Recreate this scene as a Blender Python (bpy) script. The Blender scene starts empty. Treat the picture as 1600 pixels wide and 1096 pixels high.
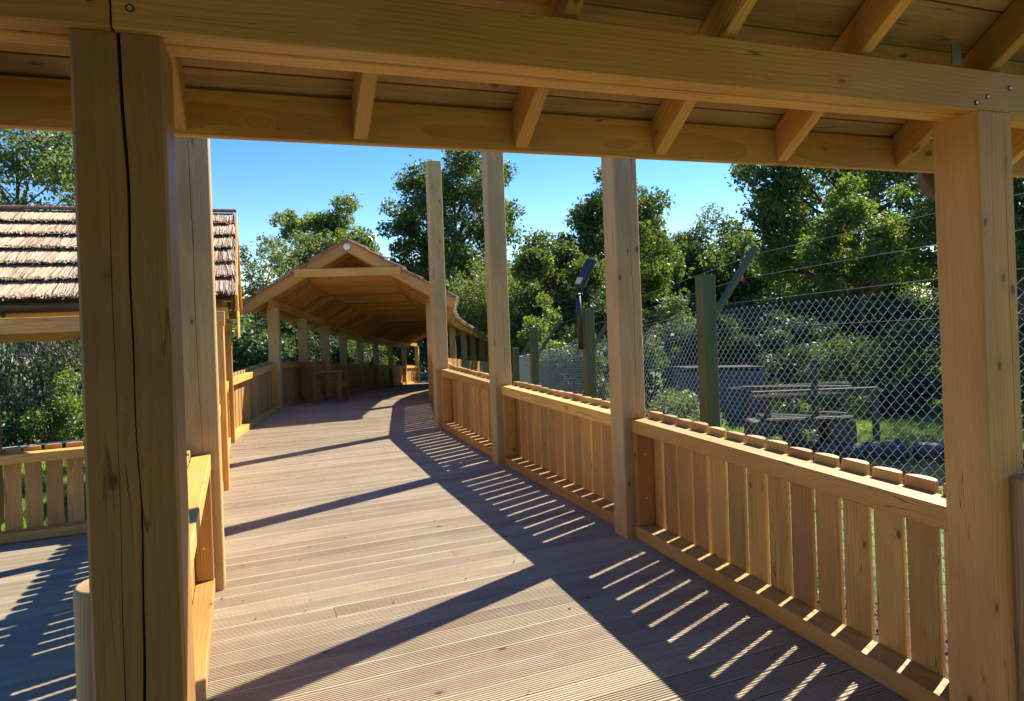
import bpy, bmesh, math, random
import numpy as np
from mathutils import Vector, Matrix, noise as mnoise

random.seed(7); RNG = np.random.default_rng(11)
S = bpy.context.scene
COL = S.collection
R = math.radians

# ------------------------------------------------------------------ camera, sky, sun, exposure
EYE = 1.72
cam_d = bpy.data.cameras.new('camera'); cam = bpy.data.objects.new('camera', cam_d); COL.objects.link(cam)
cam_d.sensor_width = 36; cam_d.sensor_fit = 'HORIZONTAL'; cam_d.lens = 1060/1600*36
cam_d.shift_y = -0.04; cam_d.clip_start = 0.05; cam_d.clip_end = 2000
cam.matrix_world = Matrix.Translation((0, 0, EYE)) @ Matrix.Rotation(R(90), 4, 'X') @ Matrix.Rotation(R(-2.1), 4, 'Z')
S.camera = cam

SUN_AZ, SUN_EL = R(46.3), R(42.6)
sdir = Vector((math.sin(SUN_AZ)*math.cos(SUN_EL), math.cos(SUN_AZ)*math.cos(SUN_EL), math.sin(SUN_EL)))
sl = bpy.data.lights.new('sun', 'SUN'); sl.energy = 5.0; sl.angle = R(0.53); sl.color = (1.0, 0.93, 0.80)
sun = bpy.data.objects.new('sun', sl); COL.objects.link(sun); sun.rotation_euler = (-sdir).to_track_quat('-Z', 'Y').to_euler()

W = bpy.data.worlds.new('World'); S.world = W; W.use_nodes = True
wn = W.node_tree; bg = wn.nodes['Background']
sky = wn.nodes.new('ShaderNodeTexSky'); sky.sky_type = 'NISHITA'; sky.sun_disc = False
sky.sun_elevation = SUN_EL; sky.sun_rotation = SUN_AZ; sky.air_density = 1.0; sky.dust_density = 0.0; sky.ozone_density = 4.0; sky.altitude = 0
hs = wn.nodes.new('ShaderNodeHueSaturation'); hs.inputs['Saturation'].default_value = 1.32; hs.inputs['Hue'].default_value = .510
wn.links.new(sky.outputs[0], hs.inputs['Color']); wn.links.new(hs.outputs[0], bg.inputs[0]); bg.inputs[1].default_value = 0.084
S.view_settings.view_transform = 'Standard'; S.view_settings.look = 'None'
S.view_settings.gamma = 1; S.view_settings.use_curve_mapping = False; S.view_settings.exposure = 1.4
S.cycles.max_bounces = 12; S.cycles.diffuse_bounces = 10; S.cycles.glossy_bounces = 3; S.cycles.transmission_bounces = 6
S.cycles.sample_clamp_indirect = 0

# ------------------------------------------------------------------ object helpers
WM = {}
def wm(o): return WM[o.name]
def thing(name, label, cat, loc=(0, 0, 0), group=None, kind=None):
    o = bpy.data.objects.new(name, None); COL.objects.link(o); o.location = loc; o.empty_display_size = .1
    WM[o.name] = Matrix.Translation(Vector(loc)); tag(o, label, cat, group, kind); return o
def tag(o, label=None, cat=None, group=None, kind=None):
    if label: o['label'] = label
    if cat: o['category'] = cat
    if group: o['group'] = group
    if kind: o['kind'] = kind
    return o
def link(name, me, M, parent=None):
    o = bpy.data.objects.new(name, me); COL.objects.link(o)
    if parent is not None:
        o.parent = parent; o.matrix_local = wm(parent).inverted() @ M
    else: o.matrix_local = M
    WM[o.name] = M.copy(); return o
def raw(name, V, F, mat, parent=None, smooth=False, loc=None):
    """mesh from world-space vertices, its origin at loc (or at the parent's)"""
    V = np.asarray(V, dtype=np.float64).reshape(-1, 3)
    M = Matrix.Translation(loc) if loc is not None else (wm(parent).copy() if parent is not None else Matrix())
    T = np.array(M.translation)
    if parent is not None and loc is None: M = Matrix.Translation(M.translation)
    me = bpy.data.meshes.new(name)
    if isinstance(F, np.ndarray):
        nf, k = F.shape
        me.vertices.add(len(V)); me.vertices.foreach_set('co', (V-T).astype(np.float32).ravel())
        me.loops.add(nf*k); me.loops.foreach_set('vertex_index', F.astype(np.int32).ravel())
        me.polygons.add(nf); me.polygons.foreach_set('loop_start', np.arange(0, nf*k, k, dtype=np.int32))
        me.update(calc_edges=True)
    else:
        me.from_pydata((V-T).tolist(), [], F); me.update()
    me.materials.append(mat)
    if smooth: me.polygons.foreach_set('use_smooth', [True]*len(me.polygons))
    return link(name, me, M, parent)
def frame(p0, p1, up=(0, 0, 1)):
    p0, p1, up = Vector(p0), Vector(p1), Vector(up)
    x = (p1-p0).normalized(); z = (up - x*up.dot(x)).normalized(); y = z.cross(x)
    m = Matrix((x, y, z)).transposed().to_4x4(); m.translation = (p0+p1)/2; return m
BOX = {}
def box_mesh(L, w, h, bev, mat, seg=1):
    key = (round(L, 3), round(w, 4), round(h, 4), bev, mat.name)
    if key in BOX: return BOX[key]
    bm = bmesh.new(); bmesh.ops.create_cube(bm, size=1)
    for v in bm.verts: v.co = (v.co.x*L, v.co.y*w, v.co.z*h)
    if bev: bmesh.ops.bevel(bm, geom=bm.edges[:], offset=bev, segments=seg, affect='EDGES')
    me = bpy.data.meshes.new('timber'); bm.to_mesh(me); bm.free(); me.materials.append(mat); BOX[key] = me; return me
def timber(name, p0, p1, w, h, mat, parent=None, up=(0, 0, 1), bev=.004):
    """beam from p0 to p1, w wide (local y), h high (local z)"""
    L = (Vector(p1)-Vector(p0)).length
    return link(name, box_mesh(L, w, h, bev, mat), frame(p0, p1, up), parent)
def block(name, c, ax, L, w, h, mat, parent=None, up=(0, 0, 1), bev=.004):
    c = Vector(c); ax = Vector(ax).normalized()
    return timber(name, c-ax*L/2, c+ax*L/2, w, h, mat, parent, up, bev)
def tube_mesh(pts, rad, n=6, caps=True):
    pts = [Vector(p) for p in pts]; V = []; F = []
    if not hasattr(rad, '__len__'): rad = [rad]*len(pts)
    pu = None
    for i, p in enumerate(pts):
        t = (pts[min(i+1, len(pts)-1)]-pts[max(i-1, 0)]).normalized()
        if pu is None: pu = t.orthogonal().normalized()
        u = (pu - t*pu.dot(t)).normalized(); pu = u; v = t.cross(u)
        for k in range(n):
            a = 2*math.pi*k/n; V.append(p + (u*math.cos(a)+v*math.sin(a))*rad[i])
    for i in range(len(pts)-1):
        for k in range(n): F.append((i*n+k, i*n+(k+1) % n, (i+1)*n+(k+1) % n, (i+1)*n+k))
    if caps: F.append(tuple(range(n-1, -1, -1))); F.append(tuple(range((len(pts)-1)*n, len(pts)*n)))
    return V, F
def tubes(name, items, mat, parent=None, n=6, smooth=True, loc=None):
    V = []; F = []
    for pts, rad in items:
        v, f = tube_mesh(pts, rad, n); o = len(V); V += v; F += [tuple(i+o for i in q) for q in f]
    return raw(name, [tuple(v) for v in V], F, mat, parent, smooth, loc)

# ------------------------------------------------------------------ materials
def newmat(name):
    m = bpy.data.materials.new(name); m.use_nodes = True; nt = m.node_tree
    return m, nt, nt.nodes['Principled BSDF']
def N(nt, t, **kw):
    n = nt.nodes.new(t)
    for k, v in kw.items():
        if k == 'inp':
            for a, b in v.items(): n.inputs[a].default_value = b
        else: setattr(n, k, v)
    return n
def ramp(nt, stops, fac):
    r = nt.nodes.new('ShaderNodeValToRGB'); el = r.color_ramp.elements
    while len(el) < len(stops): el.new(.5)
    for e, (p, c) in zip(el, stops): e.position = p; e.color = (*c, 1)
    nt.links.new(fac, r.inputs[0]); return r
def mixc(nt, a, b, fac, mode='MIX'):
    m = nt.nodes.new('ShaderNodeMix'); m.data_type = 'RGBA'; m.blend_type = mode
    for s, v in ((6, a), (7, b)):
        if isinstance(v, tuple): m.inputs[s].default_value = (*v, 1)
        else: nt.links.new(v, m.inputs[s])
    if isinstance(fac, (int, float)): m.inputs[0].default_value = fac
    else: nt.links.new(fac, m.inputs[0])
    return m.outputs[2]
def math_(nt, op, a, b=None):
    m = nt.nodes.new('ShaderNodeMath'); m.operation = op
    for s, v in ((0, a), (1, b)):
        if v is None: continue
        if isinstance(v, (int, float)): m.inputs[s].default_value = v
        else: nt.links.new(v, m.inputs[s])
    return m.outputs[0]

def wood(name, light, dark, knot=(.10, .035, .012), ring=26., ringmix=.55, knots=.5, rough=.52, bump=.25, vary=.3, stain=None, checks=.8, spec=.45):
    m, nt, bs = newmat(name); L = nt.links.new
    tc = N(nt, 'ShaderNodeTexCoord'); oi = N(nt, 'ShaderNodeObjectInfo')
    rnd = oi.outputs['Random']
    w1 = N(nt, 'ShaderNodeTexWhiteNoise', noise_dimensions='1D'); L(rnd, w1.inputs['W'])
    off = N(nt, 'ShaderNodeVectorMath', operation='MULTIPLY_ADD'); L(w1.outputs['Color'], off.inputs[0])
    off.inputs[1].default_value = (40, .34, .34); off.inputs[2].default_value = (0, -.17, -.17)
    add = N(nt, 'ShaderNodeVectorMath', operation='ADD'); L(tc.outputs['Object'], add.inputs[0]); L(off.outputs[0], add.inputs[1])
    # slow wander of the pith along the board
    mp = N(nt, 'ShaderNodeMapping', inp={'Scale': (.9, 3, 3)}); L(add.outputs[0], mp.inputs[0])
    wn_ = N(nt, 'ShaderNodeTexNoise', inp={'Scale': 1.0, 'Detail': 2.0}); L(mp.outputs[0], wn_.inputs[0])
    wan = N(nt, 'ShaderNodeVectorMath', operation='MULTIPLY_ADD'); L(wn_.outputs['Color'], wan.inputs[0])
    wan.inputs[1].default_value = (0, .07, .07); L(add.outputs[0], wan.inputs[2])
    # knots
    mk = N(nt, 'ShaderNodeMapping', inp={'Scale': (4.6, 8.5, 8.5)}); L(add.outputs[0], mk.inputs[0])
    vo = N(nt, 'ShaderNodeTexVoronoi', feature='F1', inp={'Scale': 1.0}); L(mk.outputs[0], vo.inputs[0])
    sep = N(nt, 'ShaderNodeSeparateColor'); L(vo.outputs['Color'], sep.inputs[0])
    on = math_(nt, 'LESS_THAN', sep.outputs[0], knots)
    kd = N(nt, 'ShaderNodeMapRange', interpolation_type='SMOOTHSTEP', inp={'From Min': .07, 'From Max': .13, 'To Min': 1, 'To Max': 0}); L(vo.outputs['Distance'], kd.inputs[0])
    kf = math_(nt, 'MULTIPLY', kd.outputs[0], on)
    halo = N(nt, 'ShaderNodeMapRange', interpolation_type='SMOOTHSTEP', inp={'From Min': .08, 'From Max': .34, 'To Min': 1, 'To Max': 0}); L(vo.outputs['Distance'], halo.inputs[0])
    hf = math_(nt, 'MULTIPLY', halo.outputs[0], on)
    # rings bend round the knots
    hv = N(nt, 'ShaderNodeCombineXYZ'); hs = math_(nt, 'MULTIPLY', hf, .03); L(hs, hv.inputs[1]); L(hs, hv.inputs[2])
    ad2 = N(nt, 'ShaderNodeVectorMath', operation='ADD'); L(wan.outputs[0], ad2.inputs[0]); L(hv.outputs[0], ad2.inputs[1])
    wv = N(nt, 'ShaderNodeTexWave', wave_type='RINGS', rings_direction='X', wave_profile='SAW',
           inp={'Scale': ring, 'Distortion': 1.2, 'Detail': 2.0, 'Detail Scale': .6}); L(ad2.outputs[0], wv.inputs[0])
    mf = N(nt, 'ShaderNodeMapping', inp={'Scale': (3, 110, 110)}); L(add.outputs[0], mf.inputs[0])
    fb = N(nt, 'ShaderNodeTexNoise', inp={'Scale': 1.0, 'Detail': 3.0, 'Roughness': .6}); L(mf.outputs[0], fb.inputs[0])
    f1 = math_(nt, 'MULTIPLY', wv.outputs['Fac'], ringmix)
    f2 = math_(nt, 'MULTIPLY', fb.outputs['Fac'], .75)
    fac = math_(nt, 'ADD', f1, f2)
    base = ramp(nt, [(.15, light), (.95, dark)], fac).outputs[0]
    ms = N(nt, 'ShaderNodeMapping', inp={'Scale': (1.1, 4, 4)}); L(add.outputs[0], ms.inputs[0])
    st = N(nt, 'ShaderNodeTexNoise', inp={'Scale': 1.4, 'Detail': 4.0}); L(ms.outputs[0], st.inputs[0])
    sr = ramp(nt, [(.35, (.72, .70, .66)), (.62, (1, 1, 1))], st.outputs['Fac']).outputs[0]
    c = mixc(nt, base, sr, .75, 'MULTIPLY')
    if stain:
        s2 = N(nt, 'ShaderNodeTexNoise', inp={'Scale': 2.2, 'Detail': 5.0}); L(add.outputs[0], s2.inputs[0])
        sf = ramp(nt, [(.48, (0, 0, 0)), (.7, (1, 1, 1))], s2.outputs['Fac']).outputs[0]
        sfm = math_(nt, 'MULTIPLY', sf, .6)
        c = mixc(nt, c, stain, sfm)
    c = mixc(nt, c, tuple(x*.45 for x in light), math_(nt, 'MULTIPLY', hf, .35))
    c = mixc(nt, c, knot, math_(nt, 'MULTIPLY', kf, .85))
    mc = N(nt, 'ShaderNodeMapping', inp={'Scale': (.9, 26, 26)}); L(add.outputs[0], mc.inputs[0])
    cn = N(nt, 'ShaderNodeTexNoise', inp={'Scale': 1.0, 'Detail': 1.0}); L(mc.outputs[0], cn.inputs[0])
    cd = math_(nt, 'ABSOLUTE', math_(nt, 'SUBTRACT', cn.outputs['Fac'], .5))
    cl_ = N(nt, 'ShaderNodeMapRange', inp={'From Min': .004, 'From Max': .012, 'To Min': 1, 'To Max': 0}); L(cd, cl_.inputs[0])
    cm = N(nt, 'ShaderNodeMapRange', inp={'From Min': .56, 'From Max': .62}); L(st.outputs['Fac'], cm.inputs[0])
    c = mixc(nt, c, (.07, .035, .012), math_(nt, 'MULTIPLY', math_(nt, 'MULTIPLY', cl_.outputs[0], cm.outputs[0]), checks))
    hs_ = N(nt, 'ShaderNodeHueSaturation'); L(c, hs_.inputs['Color'])
    vr = N(nt, 'ShaderNodeMapRange', inp={'To Min': 1-vary, 'To Max': 1+vary*.6}); L(rnd, vr.inputs[0]); L(vr.outputs[0], hs_.inputs['Value'])
    w2 = math_(nt, 'FRACT', math_(nt, 'MULTIPLY', rnd, 17.31)); hu = N(nt, 'ShaderNodeMapRange', inp={'To Min': .487, 'To Max': .505}); L(w2, hu.inputs[0]); L(hu.outputs[0], hs_.inputs['Hue'])
    L(hs_.outputs[0], bs.inputs['Base Color'])
    rr = N(nt, 'ShaderNodeMapRange', inp={'To Min': rough-.08, 'To Max': rough+.14}); L(fb.outputs['Fac'], rr.inputs[0]); L(rr.outputs[0], bs.inputs['Roughness'])
    bs.inputs['Specular IOR Level'].default_value = spec
    bp = N(nt, 'ShaderNodeBump', inp={'Strength': bump, 'Distance': .003}); L(fac, bp.inputs['Height']); L(bp.outputs[0], bs.inputs['Normal'])
    return m

M_TIMBER = wood('pine_timber', (.73, .425, .105), (.50, .255, .045), ringmix=.46, knots=.5, vary=.34, stain=(.47, .29, .10))
M_POST = wood('pine_post', (.56, .39, .165), (.40, .255, .09), ring=34, ringmix=.32, knots=.45, vary=.12)
M_POST_AMBER = wood('amber_pine_post', (.64, .39, .12), (.44, .245, .055), ring=34, ringmix=.35, knots=.5, vary=.05)
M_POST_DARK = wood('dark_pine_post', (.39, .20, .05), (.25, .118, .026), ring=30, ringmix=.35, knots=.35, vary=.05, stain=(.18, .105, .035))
M_BOARD = wood('roof_sheathing', (.52, .34, .125), (.35, .215, .065), ring=18, ringmix=.5, knots=.45, stain=(.18, .115, .05))
M_PALE = wood('pine_pale', (.64, .385, .115), (.40, .215, .05), knots=.65, vary=.32, stain=(.36, .21, .07))
M_DECK = wood('deck_board', (.465, .385, .255), (.305, .237, .15), ring=16, ringmix=.25, knots=.10, rough=.7, bump=.15, checks=.25, vary=.16, stain=(.33, .25, .165))
M_GREY = wood('weathered_timber', (.17, .145, .11), (.09, .075, .055), spec=.08, rough=.8, knots=.2, vary=.3)
M_GREEN = wood('green_treated_timber', (.085, .125, .04), (.042, .065, .02), knots=.15, vary=.15, stain=(.10, .085, .05))

def plain(name, col, rough=.6, metal=0., noise=.2, scale=8., bump=0.):
    m, nt, bs = newmat(name); L = nt.links.new
    tc = N(nt, 'ShaderNodeTexCoord'); n = N(nt, 'ShaderNodeTexNoise', inp={'Scale': scale, 'Detail': 5.0}); L(tc.outputs['Object'], n.inputs[0])
    r = ramp(nt, [(.3, tuple(c*(1-noise) for c in col)), (.7, tuple(min(1, c*(1+noise)) for c in col))], n.outputs['Fac'])
    L(r.outputs[0], bs.inputs['Base Color']); bs.inputs['Roughness'].default_value = rough; bs.inputs['Metallic'].default_value = metal
    if bump:
        bp = N(nt, 'ShaderNodeBump', inp={'Strength': bump, 'Distance': .02}); L(n.outputs['Fac'], bp.inputs['Height']); L(bp.outputs[0], bs.inputs['Normal'])
    return m
M_CRACK = plain('dark_end_grain', (.06, .03, .012), .9)
M_STEEL = plain('galvanised_steel', (.55, .56, .56), .38, .85, .1)
M_WIRE = plain('galvanised_wire', (.46, .47, .46), .35, .7, .1)
M_BOLT = plain('screw_head', (.62, .55, .42), .35, .8, .1)
M_BLACK = plain('black_plastic', (.018, .018, .018), .4, 0, .2)
M_BROWNPIPE = plain('brown_drainpipe', (.09, .055, .035), .4, 0, .15)
M_RED = plain('red_insulator', (.35, .03, .02), .4)
M_BRACKET = plain('dull_bracket_steel', (.17, .15, .13), .55, .6, .2)
M_WHITE = plain('white_plastic', (.75, .75, .72), .4)
M_STONE = plain('grey_stone', (.085, .078, .068), .85, 0, .35, 9, .5)
M_SHED = plain('shaded_blue_grey_boards', (.065, .085, .115), .95, 0, .15, 5)  # shade on the shed is put into this darkened base colour
M_BARK = plain('bark', (.085, .062, .043), .9, 0, .45, 14, .8)
M_GLASS = plain('lamp_glass', (.35, .38, .42), .12, 0, .05)

def leafmat(name, cols, trans=.5, tint=(1.35, 1.35, .55), gloss=.045):
    m, nt, bs = newmat(name); L = nt.links.new; nt.nodes.remove(bs); out = nt.nodes['Material Output']
    g = N(nt, 'ShaderNodeNewGeometry'); k = len(cols)
    c = ramp(nt, [(i/(k-1), q) for i, q in enumerate(cols)], g.outputs['Random Per Island']).outputs[0]
    d = N(nt, 'ShaderNodeBsdfDiffuse'); L(c, d.inputs[0])
    t = N(nt, 'ShaderNodeBsdfTranslucent'); L(mixc(nt, c, tint, 1.0, 'MULTIPLY'), t.inputs[0])
    gl = N(nt, 'ShaderNodeBsdfGlossy', inp={'Roughness': .5}); gl.inputs[0].default_value = (.9, .95, 1, 1)
    m1 = N(nt, 'ShaderNodeMixShader', inp={0: trans}); L(d.outputs[0], m1.inputs[1]); L(t.outputs[0], m1.inputs[2])
    m2 = N(nt, 'ShaderNodeMixShader', inp={0: gloss}); L(m1.outputs[0], m2.inputs[1]); L(gl.outputs[0], m2.inputs[2])
    L(m2.outputs[0], out.inputs[0]); return m
LF_OAK = leafmat('oak_leaves', [(.05, .08, .016), (.095, .13, .024), (.07, .11, .02), (.13, .165, .03)])
LF_DARK = leafmat('dark_leaves', [(.032, .055, .014), (.06, .088, .02), (.045, .07, .018)], .4)
LF_BRIGHT = leafmat('bright_leaves', [(.11, .16, .025), (.16, .21, .04), (.13, .19, .03)], .55)
LF_BAMBOO = leafmat('bamboo_leaves', [(.13, .165, .045), (.19, .215, .065), (.15, .185, .055)], .55)
LF_BIRCH = leafmat('birch_leaves', [(.10, .14, .05), (.15, .185, .07), (.12, .16, .06)], .5)
LF_LAUREL = leafmat('laurel_leaves', [(.05, .085, .022), (.08, .125, .032), (.12, .165, .04)], .45, gloss=.08)
LF_CEDAR = leafmat('cedar_sprays', [(.075, .085, .055), (.11, .115, .075), (.06, .07, .045)], .25)
LF_GRASS = leafmat('grass_blades', [(.15, .23, .028), (.22, .30, .045), (.18, .26, .035)], .5)
def strawmat(name, stops):
    m, nt, bs = newmat(name); L = nt.links.new
    g = N(nt, 'ShaderNodeNewGeometry'); c = ramp(nt, stops, g.outputs['Random Per Island']).outputs[0]
    L(c, bs.inputs['Base Color']); bs.inputs['Roughness'].default_value = .7; bs.inputs['Specular IOR Level'].default_value = .2; return m
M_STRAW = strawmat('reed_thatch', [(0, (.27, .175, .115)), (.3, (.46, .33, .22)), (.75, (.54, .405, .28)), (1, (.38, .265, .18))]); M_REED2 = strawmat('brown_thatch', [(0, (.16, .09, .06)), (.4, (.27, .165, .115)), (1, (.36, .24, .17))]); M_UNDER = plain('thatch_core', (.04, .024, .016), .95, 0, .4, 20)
M_SHINGLE = plain('red_brown_thatch', (.27, .15, .10), .9, 0, .35, 25)

def groundmat():
    m, nt, bs = newmat('ground'); L = nt.links.new; tc = N(nt, 'ShaderNodeTexCoord')
    n1 = N(nt, 'ShaderNodeTexNoise', inp={'Scale': .35, 'Detail': 6.0}); L(tc.outputs['Object'], n1.inputs[0])
    n2 = N(nt, 'ShaderNodeTexNoise', inp={'Scale': 25., 'Detail': 4.0}); L(tc.outputs['Object'], n2.inputs[0])
    g = ramp(nt, [(.3, (.055, .10, .02)), (.7, (.12, .18, .035))], n2.outputs['Fac']).outputs[0]
    e = ramp(nt, [(.3, (.055, .045, .028)), (.7, (.10, .08, .05))], n2.outputs['Fac']).outputs[0]
    f = ramp(nt, [(.58, (0, 0, 0)), (.72, (1, 1, 1))], n1.outputs['Fac']).outputs[0]
    L(mixc(nt, g, e, f), bs.inputs['Base Color']); bs.inputs['Roughness'].default_value = .95
    bp = N(nt, 'ShaderNodeBump', inp={'Strength': .6, 'Distance': .04}); L(n2.outputs['Fac'], bp.inputs['Height']); L(bp.outputs[0], bs.inputs['Normal'])
    return m
M_GROUND = groundmat()
def watermat():
    m, nt, bs = newmat('pond_water'); L = nt.links.new; tc = N(nt, 'ShaderNodeTexCoord')
    bs.inputs['Base Color'].default_value = (.012, .016, .010, 1); bs.inputs['Roughness'].default_value = .06
    n = N(nt, 'ShaderNodeTexNoise', inp={'Scale': 6., 'Detail': 3.0}); L(tc.outputs['Object'], n.inputs[0])
    bp = N(nt, 'ShaderNodeBump', inp={'Strength': .12, 'Distance': .05}); L(n.outputs['Fac'], bp.inputs['Height']); L(bp.outputs[0], bs.inputs['Normal']); return m
M_WATER = watermat()

# ------------------------------------------------------------------ the line of the walkway
E2 = Vector((-.36, .933, 0)); R2 = Vector((.933, .36, 0))          # along the walkway, across it to the right
ZU = Vector((0, 0, 1))
LEFT = [(-.78, 1.56, 0), (-1.895, 4.328, 0), (-2.922, 6.863, 0), (-3.929, 9.47, 0), (-4.40, 12.75, 0), (-4.68, 15.4, -.21), (-4.93, 18.1, -.44),
        (-5.15, 20.9, -.68), (-5.30, 23.8, -.93), (-5.36, 26.8, -1.19), (-5.33, 29.8, -1.45), (-5.22, 32.8, -1.70), (-5.02, 35.8, -1.96)]
LEFT = [Vector(p) for p in LEFT]
RIGHT = [Vector((1.70, 2.445, 0)), Vector((.784, 4.997, 0)), Vector((-.219, 7.517, 0)), Vector((-1.162, 10.038, 0))]
def tang(i):
    a, b = LEFT[max(i-1, 0)], LEFT[min(i+1, len(LEFT)-1)]; t = (b-a); t.z = 0; return t.normalized()
def right_of(t): return Vector((t.y, -t.x, 0))
WID = [2.76]*5 + [2.77, 2.88, 3.17, 3.45, 3.66, 3.83, 3.96, 4.05]                # the far walkway widens
for i in range(4, len(LEFT)): RIGHT.append(LEFT[i] + right_of(tang(i))*WID[i])
PATH = []                                                           # dense samples (point, right) of the left edge
ctrl = [LEFT[0]-E2*5] + [LEFT[0]-E2*3.5] + LEFT + [LEFT[-1]+(LEFT[-1]-LEFT[-2])]
for i in range(1, len(ctrl)-2):
    p0, p1, p2, p3 = ctrl[i-1:i+3]
    for k in range(40):
        u = k/40
        PATH.append(.5*((2*p1)+(p2-p0)*u+(2*p0-5*p1+4*p2-p3)*u*u+(3*p1-p0-3*p2+p3)*u**3))
ACC = [0.]
for a, b in zip(PATH, PATH[1:]): ACC.append(ACC[-1]+(b-a).length)
def along(d):
    i = int(np.searchsorted(ACC, d)); i = min(max(i, 1), len(PATH)-1)
    f = (d-ACC[i-1])/max(1e-6, ACC[i]-ACC[i-1]); p = PATH[i-1].lerp(PATH[i], f)
    a, b = PATH[max(i-8, 0)], PATH[min(i+8, len(PATH)-1)]; t = (b-a).normalized()
    h = Vector((t.x, t.y, 0)).normalized(); return p, t, right_of(h)
def path_at(pt): return ACC[min(range(len(PATH)), key=lambda i: (PATH[i]-pt).length)]

# ------------------------------------------------------------------ terrain
POND = (5.9, 10.25, 2.35, 1.45)
def gz(x, y):
    z = -.8 - .075*np.clip(y-13.5, 0, 26) - .03*np.clip(y-40, 0, 40)*0
    z = z + .05*np.sin(x*.7+1)*np.cos(y*.5) - .12*np.clip(-x-3, 0, 2)
    d = ((x-POND[0])/POND[2])**2+((y-POND[1])/POND[3])**2
    return z - .55*np.clip(1.15-d, 0, .5)*2
xs = np.unique(np.concatenate([np.linspace(-400, -40, 10), np.linspace(-40, 40, 161), np.linspace(40, 400, 10)]))
ys = np.unique(np.concatenate([np.linspace(-200, -10, 8), np.linspace(-10, 60, 141), np.linspace(60, 700, 12)]))
gx, gy = np.meshgrid(xs, ys); V = np.stack([gx, gy, gz(gx, gy)], -1).reshape(-1, 3)
nx, ny = len(xs), len(ys); idx = np.arange(nx*ny).reshape(ny, nx)
F = np.stack([idx[:-1, :-1], idx[:-1, 1:], idx[1:, 1:], idx[1:, :-1]], -1).reshape(-1, 4)
tag(raw('ground', V, F, M_GROUND, smooth=True), kind='structure')

# ------------------------------------------------------------------ decking
def groove_mesh(L, w, mat):
    key = ('groove', round(L, 2), w)
    if key in BOX: return BOX[key]
    prof = [(-w/2, -.028)]; n = 9; p = w/n; d = .0042
    prof.append((-w/2, -.002))
    for i in range(n):
        y = -w/2+i*p; prof += [(y+p*.14, 0), (y+p*.58, 0), (y+p*.70, -d), (y+p*.98, -d)]
    prof[-2:] = [(w/2-p*.15, 0)]; prof.append((w/2, -.002)); prof.append((w/2, -.028))
    k = len(prof); V = [(-L/2, y, z) for y, z in prof]+[(L/2, y, z) for y, z in prof]
    F = [(i, (i+1) % k, k+(i+1) % k, k+i) for i in range(k)]
    F += [tuple(range(k-1, -1, -1)), tuple(range(k, 2*k))]
    me = bpy.data.meshes.new('deck_board'); me.from_pydata(V, [], F); me.update(); me.materials.append(mat)
    bm = bmesh.new(); bm.from_mesh(me); bmesh.ops.recalc_face_normals(bm, faces=bm.faces); bm.to_mesh(me); bm.free()
    BOX[key] = me; return me
PD = [path_at(p) for p in LEFT]
def wid(d): return float(np.interp(d, PD, WID))
deck = thing('walkway_deck', None, None, (0, 3, 0), kind='structure')
PITCH = .148
d0 = .2; nb = int((ACC[-1]-d0)/PITCH); A_d = path_at(LEFT[0]); rj = random.Random(3)
for i in range(nb):
    d = d0+i*PITCH
    if d > ACC[-1]-.2: break
    p, t, r = along(d); up = r.cross(t); up = up if up.z > 0 else -up
    lo, hi = (-.34, 3.02 + wid(d)-2.76)
    if d < A_d+.2: lo, hi = -.34, 4.6
    def put(a, b):
        q = p + r*((a+b)/2); q = q + up*rj.uniform(-.0012, .0012)
        m = Matrix((r, up.cross(r), up)).transposed().to_4x4(); m.translation = q
        if rj.random() < .5: m = m @ Matrix.Rotation(math.pi, 4, 'Z')
        link('deck_board', groove_mesh(b-a-.004, .142, M_DECK), m, deck)
    if d < A_d+6 and rj.random() < .13:
        c = round(rj.uniform(.5, 2.3), 1); put(lo, c); put(c, hi)
    else: put(lo, hi)
# lower deck on the left, falling gently towards its far railing
ldeck = thing('lower_deck', None, None, (-3, 4, 0), kind='structure')
def ld_z(s): return -.004 - .069*max(0, s-2.0)
def ST(s, t, z=0): return E2*s + R2*t + ZU*z
for i in range(68):
    s = -1.8+i*PITCH
    tR = -.36 - .018*max(0, s-1.7)-.02
    c = ST(s, (tR-6.2)/2, ld_z(s)); L = round(tR+6.2, 1)
    tt = (ST(1, 0, ld_z(s+.5))-ST(0, 0, ld_z(s-.5))).normalized(); up = R2.cross(tt)
    m = Matrix((R2, up.cross(R2), up)).transposed().to_4x4(); m.translation = ST(s, tR-L/2, ld_z(s))
    link('deck_board', groove_mesh(L, .142, M_DECK), m, ldeck)

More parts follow.
